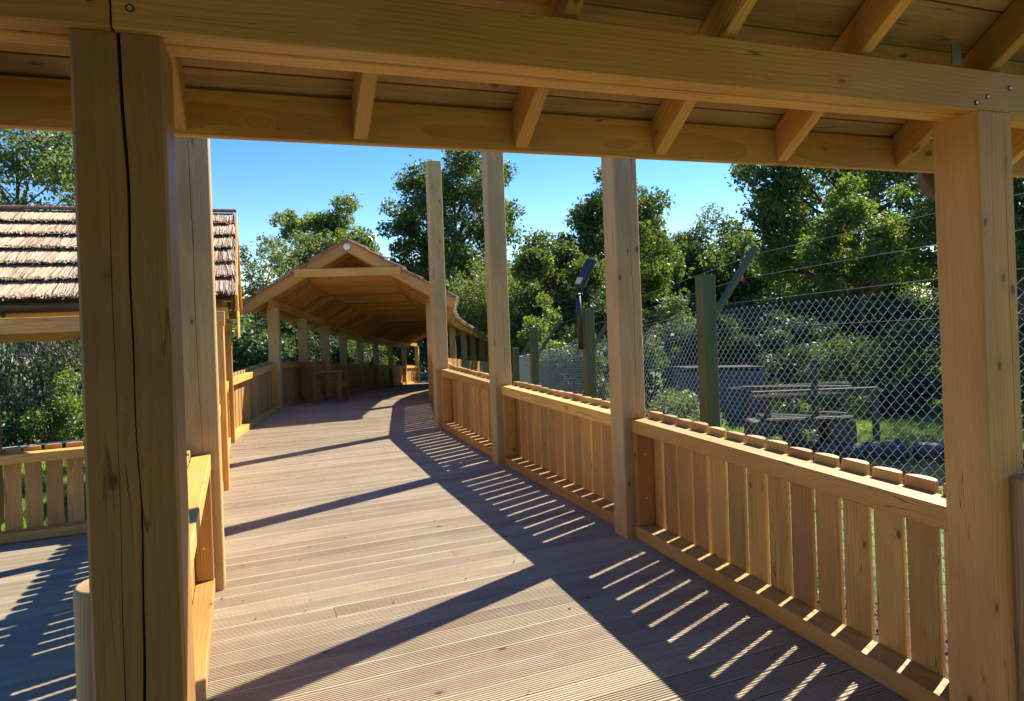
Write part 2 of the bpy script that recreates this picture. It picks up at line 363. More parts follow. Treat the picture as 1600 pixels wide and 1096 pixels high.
# ------------------------------------------------------------------ posts with drying cracks
def post_mesh(L, w, d, cracks, seed, mat, taper=.0):
    """long axis local x (up); +y face towards the viewer, z to the right. cracks: (face offset, depth, width, from, to, wander)"""
    rg = random.Random(seed); c = .007; n = 44; V = []; F = []; k = None
    ph = [rg.uniform(0, 6) for _ in range(8)]
    for i in range(n+1):
        u = i/n; x = -L/2+L*u; ring = []
        def crack(off, depth, wid, a, b, wan, j):
            f = max(0., min(1., (u-a)/.08, (b-u)/.08)); f = f**.6
            o = off + wan*(math.sin(u*5+ph[j])*.6+math.sin(u*17+ph[j+1])*.25+math.sin(u*41+ph[j+2])*.12)
            return o, depth*f, wid*f*(.75+.35*math.sin(u*9+ph[j+3]))
        # +y face from -z to +z, then +z face, -y face, -z face
        ring += [(d/2, -w/2+c)]
        for j, cr in enumerate(cracks):
            o, dp, wd = crack(*cr, j*2 % 5); wd = max(wd, .0004)
            ring += [(d/2, o-wd/2), (d/2-max(dp, .0003), o), (d/2, o+wd/2)]
        ring += [(d/2, w/2-c), (d/2-c, w/2), (-d/2+c, w/2), (-d/2, w/2-c), (-d/2, -w/2+c), (-d/2+c, -w/2), (d/2-c, -w/2)]
        k = len(ring); V += [(x, y, z) for y, z in ring]
    for i in range(n):
        for j in range(k): F.append((i*k+j, i*k+(j+1) % k, (i+1)*k+(j+1) % k, (i+1)*k+j))
    F += [tuple(range(k-1, -1, -1)), tuple(range(n*k, n*k+k))]
    me = bpy.data.meshes.new('post'); me.from_pydata(V, [], F); me.update()
    bm = bmesh.new(); bm.from_mesh(me); bmesh.ops.recalc_face_normals(bm, faces=bm.faces); bm.to_mesh(me); bm.free()
    me.materials.append(mat); return me
def post(name, corner, side, e, r, w, d, z0, z1, cracks, seed, parent=None, mat=None):
    """corner = the front corner on the walkway side; side=+1 the post lies to the right of it"""
    c = Vector(corner) + r*(side*w/2) + e*(d/2); c.z = (z0+z1)/2
    x = ZU; z = r; y = z.cross(x)
    m = Matrix((x, y, z)).transposed().to_4x4(); m.translation = c
    return link(name, post_mesh(z1-z0, w, d, cracks, seed, mat or M_POST), m, parent)

# ------------------------------------------------------------------ the shelter overhead
NS = Vector((-.345, .9386, 0)); QS = Vector((.9386, .345, 0))
def SP(q, p, z): return QS*q + NS*p + ZU*z
sh = thing('entrance_shelter', 'open timber shelter roof overhead with doubled beam, rafters and two thick square posts', 'shelter', SP(1.1, 1.7, 0))
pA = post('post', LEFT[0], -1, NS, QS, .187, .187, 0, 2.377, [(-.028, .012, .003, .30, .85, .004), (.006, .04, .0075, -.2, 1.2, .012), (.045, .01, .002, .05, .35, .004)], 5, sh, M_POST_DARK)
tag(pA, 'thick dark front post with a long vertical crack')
pR = post('post', RIGHT[0], 1, NS, QS, .185, .178, 0, 2.377, [(-.02, .012, .002, .1, .55, .006), (.05, .012, .003, -.2, 1.2, .008)], 8, sh, M_POST_AMBER)
tag(pR, 'amber corner post with grey front face')
for q0, q1, nm in ((-2.6, -.296, 'short'), (-.292, 4.6, 'long')):
    timber('beam', SP(q0, 1.745, 2.4525), SP(q1, 1.745, 2.4525), .07, .15, M_TIMBER, sh)
timber('beam', SP(-2.6, 1.8185, 2.4495), SP(4.6, 1.8185, 2.4495), .07, .15, M_TIMBER, sh)
SLOPE = .54; cs = 1/math.sqrt(1+SLOPE**2); sn = SLOPE*cs
RIDGE_P = .30
def raf_z(p): return 2.527 + SLOPE*(1.75-p)                        # underside of the rafters
qf = [-1.88, -1.32, -.77, -.215, .315, .867, 1.43, 2.005, 2.655, 3.3, 3.95]
up_f = (NS*sn + ZU*cs)
for q in qf:
    qb = q*.905+.02 if q > 0 else q*.97
    a = SP(q, 2.205, raf_z(2.205)) + up_f*.062; qr = q + (qb-q)*(2.205-RIDGE_P)/.5*.5
    b = SP(qb+(qb-q)*.5, RIDGE_P+.02, raf_z(RIDGE_P+.02)) + up_f*.062
    timber('rafter', a, b, .047, .124, M_TIMBER, sh, up=up_f)
    ub = -NS*sn + ZU*cs
    timber('rafter', SP(q, RIDGE_P-.02, raf_z(RIDGE_P+.02))+ub*.062, SP(q, RIDGE_P*2-2.205, raf_z(2.205))+ub*.062, .047, .124, M_TIMBER, sh, up=ub)
timber('ridge_board', SP(-2.5, RIDGE_P, raf_z(RIDGE_P)+.06), SP(4.5, RIDGE_P, raf_z(RIDGE_P)+.06), .03, .17, M_TIMBER, sh)
timber('fascia', SP(-2.6, 2.222, 2.270+.071), SP(4.6, 2.222, 2.270+.071), .03, .142, M_TIMBER, sh)
timber('fascia', SP(-2.6, 2*RIDGE_P-2.222, 2.341), SP(4.6, 2*RIDGE_P-2.222, 2.341), .03, .142, M_TIMBER, sh)
timber('beam', SP(-2.6, 2*RIDGE_P-1.78, 2.4495), SP(4.6, 2*RIDGE_P-1.78, 2.4495), .14, .15, M_TIMBER, sh)
bw = .185; slope_len = (2.29-RIDGE_P)/cs
for sgn in (1, -1):
    u_ = NS*(sgn*sn)+ZU*cs; dn = NS*(sgn*cs)-ZU*sn
    apex = SP(0, RIDGE_P, raf_z(RIDGE_P)) + u_*(.124+.011)
    k = 0
    while k*bw < slope_len:
        wv = min(bw, slope_len-k*bw); c = apex + dn*(k*bw+wv/2) + u_*random.uniform(0, .003)
        timber('roof_board', c+QS*-2.6, c+QS*4.6, wv-.005, .02, M_BOARD, sh, up=u_, bev=.002); k += 1
    c = apex + dn*(slope_len/2) + u_*.07
    timber('roof_covering', c-QS*2.6, c+QS*4.6, slope_len+.06, .10, M_UNDER, sh, up=u_, bev=.02)
for k in range(20):  # unseen back wall, added to keep light off the dark front post
    timber('added_shade_board', SP(-2.6, -1.62+.004*(k % 2), .06+k*.12), SP(.2, -1.62+.004*(k % 2), .06+k*.12), .025, .116, M_TIMBER, sh, bev=.003)
# screws and bracket
def disc(name, c, nrm, r, h, mat, parent, n=10):
    c = Vector(c); nrm = Vector(nrm).normalized(); return tubes(name, [([c-nrm*h/2, c+nrm*h/2], r)], mat, parent, n, False)
for q, z in ((-.335, 2.44), (-.255, 2.425), (2.50, 2.43), (2.62, 2.47), (2.44, 2.405)):
    sc_ = disc('screw', SP(q, 1.7095, z), NS, .0095, .003, M_CRACK, sh, 12); disc('screw_head', SP(q, 1.7075, z-.001), NS, .0055, .003, M_BOLT, sc_, 10)
br = thing_b = raw('angle_bracket', [tuple(SP(2.33+dx, 1.70+dy, 2.53+dz)) for dx in (0, .045) for dy in (.012, .016) for dz in (0, .075)],
    [(0, 1, 3, 2), (4, 6, 7, 5), (0, 4, 5, 1), (2, 3, 7, 6), (0, 2, 6, 4), (1, 5, 7, 3)], M_BRACKET, sh)
# gutter and drainpipe on the outer side of the fascia
pts = []
for a in np.linspace(0, math.pi, 9): pts.append((.052*math.cos(a), -.052*math.sin(a)))
Vg = []
for q in (-2.6, 4.6):
    for (a, b) in pts: Vg.append(tuple(SP(q, 2.30+a, 2.385+b)))
    for (a, b) in reversed(pts): Vg.append(tuple(SP(q, 2.30+a*.93, 2.385+b*.93)))
k = 18
raw('gutter', Vg, [(i, (i+1) % k, k+(i+1) % k, k+i) for i in range(k)]+[tuple(range(k-1, -1, -1)), tuple(range(k, 2*k))], M_BROWNPIPE, sh)
tubes('drainpipe', [([SP(2.93, 2.30, 2.35), SP(2.93, 2.30, 2.24), SP(2.955, 2.28, 2.19), SP(3.02, 2.2, 2.13), SP(3.06, 2.14, 2.05), SP(3.06, 2.14, 0)], .034)], M_BROWNPIPE, sh, 12)
for q in (1.62, .3, 2.7):
    tubes('gutter_bracket', [([SP(q, 2.24, 2.37), SP(q, 2.25, 2.325), SP(q, 2.30, 2.318), SP(q, 2.35, 2.33)], .012)], M_BLACK, sh, 6)

# ------------------------------------------------------------------ free-standing posts along the walkway
thin = [(.02, .014, .0035, -.2, 1.2, .012)]
o = post('timber_post', LEFT[1], -1, E2, R2, .2, .18, 0, 3.9, [(-.01, .014, .004, -.2, 1.2, .014)], 21)
tag(o, 'tall grey-faced square post behind the thick dark cracked post on the left', 'post', 'tall square walkway posts')
for i, lab in ((1, 'thickest of the tall right-hand posts, with the nearest railing starting at it'),
               (2, 'tall cracked square post standing between the two shorter right-hand slatted bays'),
               (3, 'tall square post whose whole top shows against the oak, beside the far canopy')):
    o = post('timber_post', RIGHT[i], 1, E2, R2, .2, .185, 0, 3.91+.02*i, thin, 30+i); tag(o, lab, 'post', 'tall square walkway posts')

# ------------------------------------------------------------------ slatted railings
def pale_mesh(L):
    key = ('pale', L)
    if key in BOX: return BOX[key]
    prof = [(-.0755, 0)]+[(-.0755*math.cos(a), -.008-.048*math.sin(a)) for a in np.linspace(0, math.pi, 9)]+[(.0755, 0)]
    n = len(prof); V = [(-L/2, y, z) for y, z in prof]+[(L/2-.004, y*.985, z-.0015) for y, z in prof]
    V2 = [(L/2, y*.95, z*.93-.004) for y, z in prof]; V += V2
    F = [(j*n+i, j*n+(i+1) % n, (j+1)*n+(i+1) % n, (j+1)*n+i) for j in range(2) for i in range(n)]
    F += [tuple(range(n-1, -1, -1)), tuple(range(2*n, 3*n))]
    me = bpy.data.meshes.new('pale'); me.from_pydata(V, [], F); me.update(); me.materials.append(M_PALE)
    bm = bmesh.new(); bm.from_mesh(me); bmesh.ops.recalc_face_normals(bm, faces=bm.faces); bm.to_mesh(me); bm.free()
    BOX[key] = me; return me
rr_ = random.Random(5)
def railing(root, a, b, out, recess, rail_h=.875, pd=.19, cleats=True, rd=.145, low=0.):
    """panel between posts whose walkway corners are a and b; out = direction away from the walkway"""
    a, b = Vector(a), Vector(b); e = (b-a); L = e.length; e.normalize(); h = Vector((e.x, e.y, 0)).normalized()
    o = Vector((h.y, -h.x, 0)); o = o if o.dot(out) > 0 else -o
    pa = a + e*pd + o*recess; pb = b + o*recess; up = o.cross(e); up = up if up.z > 0 else -up
    top = timber('top_rail', pa+o*rd/2+up*(rail_h-.0475), pb+o*rd/2+up*(rail_h-.0475), rd, .095, M_TIMBER, root, up=up)
    timber('bottom_rail', pa+o*rd/2+up*(.0475+low), pb+o*rd/2+up*(.0475+low), rd, .095, M_TIMBER, root, up=up)
    if cleats:
        for p, s in ((pa, 1), (pb, -1)):
            c = p + e*(s*.0305) + o*(rd/2)
            cl = timber('cleat', c+up*(.097+low), c+up*(rail_h-.097), .06, rd-.006, M_TIMBER, root, up=o)
            if cleats != 'plain':
                for z in (.30, .62):
                    disc('bolt', c - e*0 + e*(s*.0315) + up*z, e, .008, .005, M_BOLT, cl, 8)
    n = max(2, int(((pb-pa).length)/.179)); pit = (pb-pa).length/n
    for i in range(n):
        c = pa + e*((i+.5)*pit+rr_.uniform(-.004, .004)) + o*(rd+.001)
        Lp = rail_h + .045 + .10
        m = Matrix((up, e if (up.cross(e)).dot(-o) > 0 else -e, -o)).transposed().to_4x4()
        if m.determinant() < 0: m = Matrix((up, -e, -o)).transposed().to_4x4()
        m.translation = c + up*(rail_h+.045-Lp/2+rr_.uniform(-.005, .005))
        m = m @ Matrix.Rotation(rr_.uniform(-.006, .006), 4, 'Z')
        link('pale', pale_mesh(Lp), m, root)
labs = ['nearest slatted railing on the right, its rounded tops proud of the sunlit rail',
        'slatted timber railing on the right between two tall posts, green fence posts behind it',
        'short-looking slatted railing on the right between the two farthest tall posts']
for i in range(3):
    root = thing('slatted_railing', labs[i], 'railing', (RIGHT[i]+RIGHT[i+1])/2, 'slatted railings along the walkway')
    railing(root, RIGHT[i], RIGHT[i+1], R2, .07)
root = thing('slatted_railing', 'slatted railing bay leading from the last tall right-hand post into the far canopy', 'railing', (RIGHT[3]+RIGHT[4])/2, 'slatted railings along the walkway')
railing(root, RIGHT[3], RIGHT[4], R2, .07)
labs = ['sunlit railing bay directly behind the thick dark front post on the left, with bolted cleat', 'second railing bay on the left, seen edge-on between two amber posts',
        'third railing bay on the left, edge-on under the thatched hut end', 'sunlit slatted railing on the left running up to the first post of the far canopy']
for i in range(4):
    root = thing('slatted_railing', labs[i], 'railing', (LEFT[i]+LEFT[i+1])/2, 'slatted railings along the walkway')
    railing(root, LEFT[i], LEFT[i+1], -R2, .055, rd=.11)
# railing at the end of the lower deck
zl = -.42; a = Vector((-8.0, 5.82, zl)); b = Vector((-3.75, 7.03, zl)); a = ST(8.12, -4.6, zl); b = ST(8.12, -.75, zl)
root = thing('slatted_railing', 'low slatted railing before the sunlit lawn, at the lower deck edge', 'railing', (a+b)/2, 'slatted railings along the walkway')
railing(root, a, b, E2, .0, rail_h=.875, pd=0)
# round-topped logs at the entrance
def log_post(c, r, h, lab):
    V, F = tube_mesh([(x, 0, 0) for x in (0, .3, .6, h-.02, h-.004, h)], [r*1.02, r, r*1.01, r, r*.97, r*.9], 20)
    me = bpy.data.meshes.new('log_post'); me.from_pydata([tuple(v) for v in V], [], F); me.update(); me.materials.append(M_TIMBER_LOG)
    m = frame((c[0], c[1], 0), (c[0], c[1], 1), (1, 0, 0)); m.translation = (c[0], c[1], 0); o = link('log_post', me, m); tag(o, lab, 'log post')
    bm = bmesh.new(); bm.from_mesh(o.data)
    for f in bm.faces: f.smooth = len(f.verts) == 4
    bm.to_mesh(o.data); bm.free()
M_TIMBER_LOG = wood('peeled_log', (.52, .36, .20), (.34, .21, .10), knots=.7, stain=(.24, .13, .06))
log_post((-1.165, 1.90), .078, 1.0, 'peeled round log post standing low behind the thick dark front post')
log_post((1.885, 2.47), .09, 1.045, 'round-topped log post against the amber corner post at the right edge')
tubes('twig', [([(-2.28, 2.75, -.03), (-2.2, 2.79, -.02), (-2.13, 2.80, -.035), (-2.06, 2.83, -.03)], [.012, .016, .014, .006])], M_BARK, None, 6)
tag(bpy.data.objects['twig'], 'dark twig lying on the shaded lower deck at the left', 'twig')

# ------------------------------------------------------------------ thatch
def thatch(name, a, b, dn, nrm, L, thick, dens, parent, seed, mat=None, core=None, rag=.05):
    """one course of reed: a..b is its upper edge, dn points down the slope"""
    g = np.random.default_rng(seed); a, b, dn, nrm = (np.array(v, float) for v in (a, b, dn, nrm)); w = np.linalg.norm(b-a); ax = (b-a)/w
    n = int(w*dens); u = g.random(n)*w; dep = 1-.3*g.random(n)**2
    ln = L*(1-.02)+g.normal(0, rag*.45, n)-.02*(1-dep)
    st = L*.12*g.random(n); ti = g.normal(0, .045, n)+.05*np.sin(u*9+seed); wd = .0035+.004*g.random(n)
    base = a+np.outer(u, ax)+np.outer(st, dn)+np.outer(.012+thick*.30*dep, nrm)
    dirv = dn+np.outer(ti, ax)+np.outer(g.normal(.0, .012, n), nrm)
    tip = base+dirv*(ln-st)[:, None]+np.outer(thick*.70*dep, nrm)
    sd = ax[None, :]*np.cos(g.uniform(-.9, .9, n))[:, None]+nrm[None, :]*np.sin(g.uniform(-.9, .9, n))[:, None]; sd = sd*wd[:, None]
    V = np.stack([base-sd, base+sd, tip+sd*.6, tip-sd*.6], 1).reshape(-1, 3); F = np.arange(n*4).reshape(-1, 4)
    o = raw(name, V, F, mat or M_STRAW, parent)
    # the packed core underneath; its default dark colour holds the shadow below each course
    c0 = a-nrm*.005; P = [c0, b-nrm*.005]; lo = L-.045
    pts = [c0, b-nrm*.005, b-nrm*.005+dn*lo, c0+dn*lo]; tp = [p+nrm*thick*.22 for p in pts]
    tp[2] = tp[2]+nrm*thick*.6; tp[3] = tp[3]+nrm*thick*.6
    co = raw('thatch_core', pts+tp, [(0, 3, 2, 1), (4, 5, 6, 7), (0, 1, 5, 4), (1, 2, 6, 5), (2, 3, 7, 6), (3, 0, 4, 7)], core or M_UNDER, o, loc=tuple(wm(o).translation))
    return o

# ------------------------------------------------------------------ the thatched hut
RID = Vector((-3.718, 9.2, 0)); RZ = 3.12; HRUN = 2.12; EZ = 1.955
hut = thing('thatched_hut', 'thatched timber hut on the left with six shaggy reed courses and a black gutter', 'hut', RID - R2*2.2 + ZU*-.4)
hs = (RZ-EZ)/HRUN; hc = 1/math.sqrt(1+hs*hs)
HL = 5.4
for sgn in (-1, 1):
    dn = E2*(sgn*hc) - ZU*hs*hc; nr = E2*(sgn*hs*hc) + ZU*hc
    SL = HRUN/hc; ex = SL/6
    for k in range(6):
        top = RID + ZU*RZ + dn*(k*ex-.03)
        rgt = R2*random.uniform(-.02, .015)
        thatch('thatch_course', top-R2*HL, top+rgt, dn, nr, ex+.05, .074, 1500 if sgn < 0 else 150, hut, 60+k+10*sgn)
    # sheathing and rafters below
    c = RID + ZU*(RZ-.02) + dn*(SL/2) - nr*.02
    timber('roof_board', c-R2*HL, c-R2*.03, SL, .02, M_BOARD, hut, up=nr)
    for j in range(10):
        q = RID - R2*(.1+j*.57); a = q+ZU*(RZ-.02)-nr*.085; timber('rafter', a+dn*.05, a+dn*(SL-.06), .045, .1, M_TIMBER, hut, up=nr)
    timber('barge_board', RID+ZU*(RZ-.05)+dn*0-R2*-.025, RID+ZU*(RZ-.05)+dn*(SL+.02)-R2*-.025, .028, .19, M_TIMBER, hut, up=nr)
    timber('fascia', RID+E2*(sgn*(HRUN-.07))+ZU*(EZ-.16)-R2*HL, RID+E2*(sgn*(HRUN-.07))+ZU*(EZ-.16)-R2*.06, .03, .13, M_TIMBER, hut)
timber('ridge_cap', RID+ZU*(RZ+.075)-R2*HL, RID+ZU*(RZ+.075)+R2*.03, .12, .035, M_SHINGLE, hut, bev=.01)
gp = RID - E2*(HRUN+.02); Vg = []
for q in (-HL, -.12):
    for (x, y) in pts[:]: pass
    prof = [(.06*math.cos(a_), -.06*math.sin(a_)) for a_ in np.linspace(0, math.pi, 9)]
    for (x, y) in prof: Vg.append(tuple(gp+R2*q+E2*(-x)+ZU*(EZ-.035+y)))
    for (x, y) in reversed(prof): Vg.append(tuple(gp+R2*q+E2*(-x*.92)+ZU*(EZ-.035+y*.92)))
raw('gutter', Vg, [(i, (i+1) % 18, 18+(i+1) % 18, 18+i) for i in range(18)]+[tuple(range(17, -1, -1)), tuple(range(18, 36))], M_BLACK, hut)
q = gp - R2*2.05 - E2*.03
tubes('gutter_bracket', [([q+ZU*(EZ-.03), q+ZU*(EZ-.12)], .016), ([q+ZU*(EZ-.10), q+ZU*(EZ-.125)+R2*.03], .02)], M_BLACK, hut, 8)
C_, D_ = LEFT[2], LEFT[3]
for cpt, zt, zb, lab in ((C_, 1.66, 0, None), (D_, 1.53, 0, None)):
    post('post', cpt, -1, E2, R2, .19, .18, zb, zt, [(.03, .01, .003, -.2, 1.2, .01)], int(zt*100), hut, M_TIMBER)
    for dl in (2.75, 5.2):
        cc = cpt - R2*dl; post('post', cc, -1, E2, R2, .19, .18, -.75, zt, [], 7, hut, M_TIMBER)
timber('beam', C_+E2*.09+R2*.01+ZU*1.737, C_+E2*.09-R2*HL+ZU*1.737, .095, .15, M_TIMBER, hut)
timber('beam', D_+E2*.09+R2*.01+ZU*1.607, D_+E2*.09-R2*HL+ZU*1.607, .095, .15, M_TIMBER, hut)
for k in range(9):
    z = 1.50+.1*k; run = min(HRUN-.1, (RZ-.1-z)/hs-.03)
    if run > .3: timber('gable_board', RID+E2*max(0.2, 0)+ZU*z+R2*-.015, RID+E2*run+ZU*z+R2*-.015, .02, .097, M_TIMBER, hut, bev=.003)

# ------------------------------------------------------------------ the far canopy over the curving walkway
can = thing('walkway_canopy', 'long pitched timber canopy with open gable end over the curving far walkway', 'canopy', LEFT[4]+right_of(tang(4))*1.38)
dE = path_at(LEFT[4]); dEnd = ACC[-1]-1.3
def cpt(d, t, z): p, tg, r = along(d); return p + r*t + ZU*z
CE, CR = 1.93, 3.06                                             # eave and ridge heights over the deck
def span(d):
    m_ = wid(d)/2; h_ = m_+.55; c_ = (CR-CE)/h_; return m_, h_, c_, 1/math.sqrt(1+c_**2)
MID, HW, cslope, ck = span(0)
posts_i = range(4, len(LEFT))
for i in posts_i:
    t = tang(i); r = right_of(t)
    for cnr, sd in ((LEFT[i], -1), (RIGHT[i], 1)):
        z = LEFT[i].z; post('post', cnr, sd, t, r, .2, .18, z, z+1.92, thin if i == 4 else [], 40+i, can)
prev = {}
for i in posts_i:
    t = tang(i); r = right_of(t)
    for sd, cnr in ((-1, LEFT[i]), (1, RIGHT[i])):
        q = cnr + r*(sd*.1) + ZU*(1.92+.075) + (ZU*(LEFT[i].z) if sd > 0 and abs(cnr.z-LEFT[i].z) > 1e-6 else ZU*0)
        if i == 4: q = q - t*.12
        if sd in prev: timber('beam', prev[sd], q, .1, .15, M_TIMBER, can)
        prev[sd] = q
for i in range(4, len(LEFT)-1):
    for sd, P in ((-1, LEFT), (1, RIGHT)):
        rl = link('railing', bpy.data.meshes.new('railing'), Matrix.Translation((P[i]+P[i+1])/2), can)
        a, b = P[i], P[i+1]; e = (b-a).normalized(); h = Vector((e.x, e.y, 0)).normalized(); o = Vector((h.y, -h.x, 0))*sd
        up = o.cross(e); up = up if up.z > 0 else -up
        # the railing's own mesh is its two rails; its pales and cleats are children
        rv = []; rf = []
        for zc in (.0475, .8275):
            pa = a+e*.18+o*.1+up*zc; pb = b+o*.1+up*zc; n0 = len(rv)
            for p in (pa, pb):
                for dy, dz in ((-.0475, -.0475), (.0475, -.0475), (.0475, .0475), (-.0475, .0475)): rv.append(p+o*dy+up*dz)
            rf += [tuple(n0+j for j in f) for f in ((0, 1, 2, 3), (7, 6, 5, 4), (0, 4, 5, 1), (1, 5, 6, 2), (2, 6, 7, 3), (3, 7, 4, 0))]
        o_ = (P[i]+P[i+1])/2
        rl.data.from_pydata([tuple(v-o_) for v in rv], [], rf); rl.data.update(); rl.data.materials.append(M_TIMBER)
        n = 15; 
        for j in range(n):
            c = a+e*(.18+((b-a).length-.18)*(j+.5)/n)+o*.15
            m = Matrix((up, e, -o)).transposed().to_4x4()
            if m.determinant() < 0: m = Matrix((up, -e, -o)).transposed().to_4x4()
            m.translation = c+up*(.925-.5125); link('pale', pale_mesh(1.025), m, rl)
        for s_, q in ((1, a+e*.21), (-1, b-e*.03)):
            cq = q+o*.1; timber('cleat', cq+up*.097, cq+up*.778, .06, .09, M_TIMBER, rl, up=o)
d = dE-.42; kk = 0
while d < dEnd:
    p, tg, r = along(d); MID, HW, cslope, ck = span(d)
    for sg in (-1, 1):
        u_ = (r*(sg*cslope)+ZU)*ck; a = p+r*MID+ZU*CR - u_*.09; b = p+r*(MID+sg*HW)+ZU*CE - u_*.09
        timber('rafter', a, b, .047, .14, M_TIMBER, can, up=u_)
    if kk > 0: timber('collar_tie', p+tg*.05+r*(MID-HW*.404)+ZU*(CR-.63), p+tg*.05+r*(MID+HW*.404)+ZU*(CR-.63), .045, .13, M_TIMBER, can)
    d += .5; kk += 1
p, tg, r = along(dE-.50); MID, HW, cslope, ck = span(0)
for sg in (-1, 1):
    u_ = (r*(sg*cslope)+ZU)*ck
    timber('barge_board', p+r*(MID+.0015*sg)+ZU*(CR+.01)-u_*.075, p+r*(MID+sg*(HW+.02))+ZU*(CE-.005)-u_*.075, .04, .185, M_TIMBER, can, up=u_)
timber('collar_tie', p-tg*.035+r*(MID-.95)+ZU*(CR-.56), p-tg*.035+r*(MID+.95)+ZU*(CR-.56), .05, .15, M_TIMBER, can)
disc('gable_lamp', p-tg*.03+r*MID+ZU*(CR-.10), tg, .062, .05, M_WHITE, can, 20)
st_ = [dE-.5]+[path_at(LEFT[i]) for i in range(5, len(LEFT)-1)]+[dEnd]
for j in range(len(st_)-1):
    a0, a1 = st_[j], st_[j+1]
    for sg in (-1, 1):
        p0, t0, r0 = along(a0); p1, t1, r1 = along(a1); M0, H0, c0_, k0 = span(a0); M1, H1, c1_, k1 = span(a1); cslope = (c0_+c1_)/2; ck = (k0+k1)/2; HW = (H0+H1)/2
        nbd = 11
        for k in range(nbd):
            f = (k+.5)/nbd
            x0 = p0+r0*(M0+sg*H0*f)+ZU*(CR+(CE-CR)*f); x1 = p1+r1*(M1+sg*H1*f)+ZU*(CR+(CE-CR)*f)
            u_ = (r0*(sg*cslope)+ZU).normalized()
            timber('roof_board', x0+u_*.012, x1+u_*.012, HW/ck/nbd-.006, .02, M_BOARD, can, up=u_, bev=0)
        nc = 6
        for k in range(nc):
            f = k/nc; fl = HW/ck/nc+.05
            x0 = p0+r0*(M0+sg*H0*f)+ZU*(CR+(CE-CR)*f+.025); x1 = p1+r1*(M1+sg*H1*f)+ZU*(CR+(CE-CR)*f+.025)
            dn = (r0*sg-ZU*cslope).normalized(); u_ = (r0*(sg*cslope)+ZU).normalized()
            thatch('thatch_course', x0-t0*.06, x1+t1*.02, dn, u_, fl, .06, 110, can, 500+j*20+k+7*sg, M_REED2 if 'M_REED2' in globals() else M_STRAW, M_SHINGLE, .03)
# small metal mast on the canopy roof
p, tg, r = along(dE+.7); q = p+r*(1.38+.42)+ZU*(CR-.1)
mast = thing('roof_bracket', 'small grey metal bracket standing on the canopy roof beside its peak', 'bracket', q)
tubes('mast', [([q-ZU*.1, q+ZU*.42], .014)], M_STEEL, mast); tubes('arm', [([q+ZU*.40, q+ZU*.42-r*.2, q+ZU*.36-r*.36], .012), ([q+ZU*.18, q+ZU*.40-r*.12], .008)], M_STEEL, mast)

# bench inside the canopy
p, tg, r = along(path_at(LEFT[5])-.35); bq = p+r*.28
ben = thing('timber_bench', 'small timber armchair bench in the shade under the canopy, against the left railing', 'bench', bq)
def bx(nm, f, s, z, lf, ls, lz): block(nm, bq+tg*f+r*s+ZU*z, tg, lf, ls, lz, M_POST_DARK, ben)
for f in (-.55, .55):
    for s in (.04, .56): bx('leg', f, s, .32 if s > .1 else .48, .07, .07, .64 if s > .1 else .96)
    bx('armrest', f, .32, .66, .09, .62, .04)
for k in range(4): bx('seat_slat', 0, .12+k*.12, .43, 1.1, .1, .035)
for k in range(3): bx('back_slat', 0, .03, .56+k*.15, 1.04, .03, .11)
bx('apron', 0, .56, .38, 1.02, .03, .09)

# ------------------------------------------------------------------ chain-link fence
KF = 1.3
FP = [Vector(p)*KF for p in ((2.95, -.40, 0), (2.1, 2.2, 0), (1.372, 4.8, 0), (.79, 7.1, 0), (.30, 9.8, 0), (.04, 12.7, 0))]
MT = [EYE+(z-EYE)*KF for z in (1.85, 1.785, 1.65, 1.345, 1.09, .82)]; PT = [EYE+(z-EYE)*KF for z in (2.2, 2.13, 1.915, 1.69, 1.45, 1.0)]
fen = thing('chain_link_fence', 'chain-link fence on dark green timber posts with slanted arms and strand wires', 'fence', (1.45, 4.8, -.8))
arms = []
for i, p in enumerate(FP):
    n_ = Vector((.955, .295, 0)); e_ = Vector((-.295, .955, 0)); zb = float(gz(p.x, p.y))
    w = .135
    po = link('fence_post', post_mesh(PT[i]-zb, w, w, [], i, M_GREEN), frame((p.x, p.y, zb), (p.x, p.y, PT[i]), n_), fen)
    st0 = p+n_*.065+ZU*(MT[i]-.06); en = p+n_*.56+ZU*(MT[i]+.60)+e_*.0
    timber('slanted_arm', st0, en, .06, .05, M_GREEN, po, up=n_); arms.append((st0, en))
    for f in (.2, .55, .9):
        q = st0.lerp(en, f)+n_*.025
        tubes('insulator', [([q, q+n_*.035+ZU*-.01], [.012, .016]), ([q+n_*.035-ZU*.03, q+n_*.035+ZU*.02], .012)], M_RED if f == .55 else M_BLACK, po, 8)
for f in (.2, .55, .9):
    tubes('strand_wire', [([(a.lerp(b, f)+Vector((.955, .295, 0))*.06) for a, b in arms], .0022)], M_WIRE, fen, 4)
tubes('tension_wire', [([p+Vector((.955, .295, 0))*.066+ZU*(z-.17) for p, z in zip(FP, MT)], .0022)], M_WIRE, fen, 4)
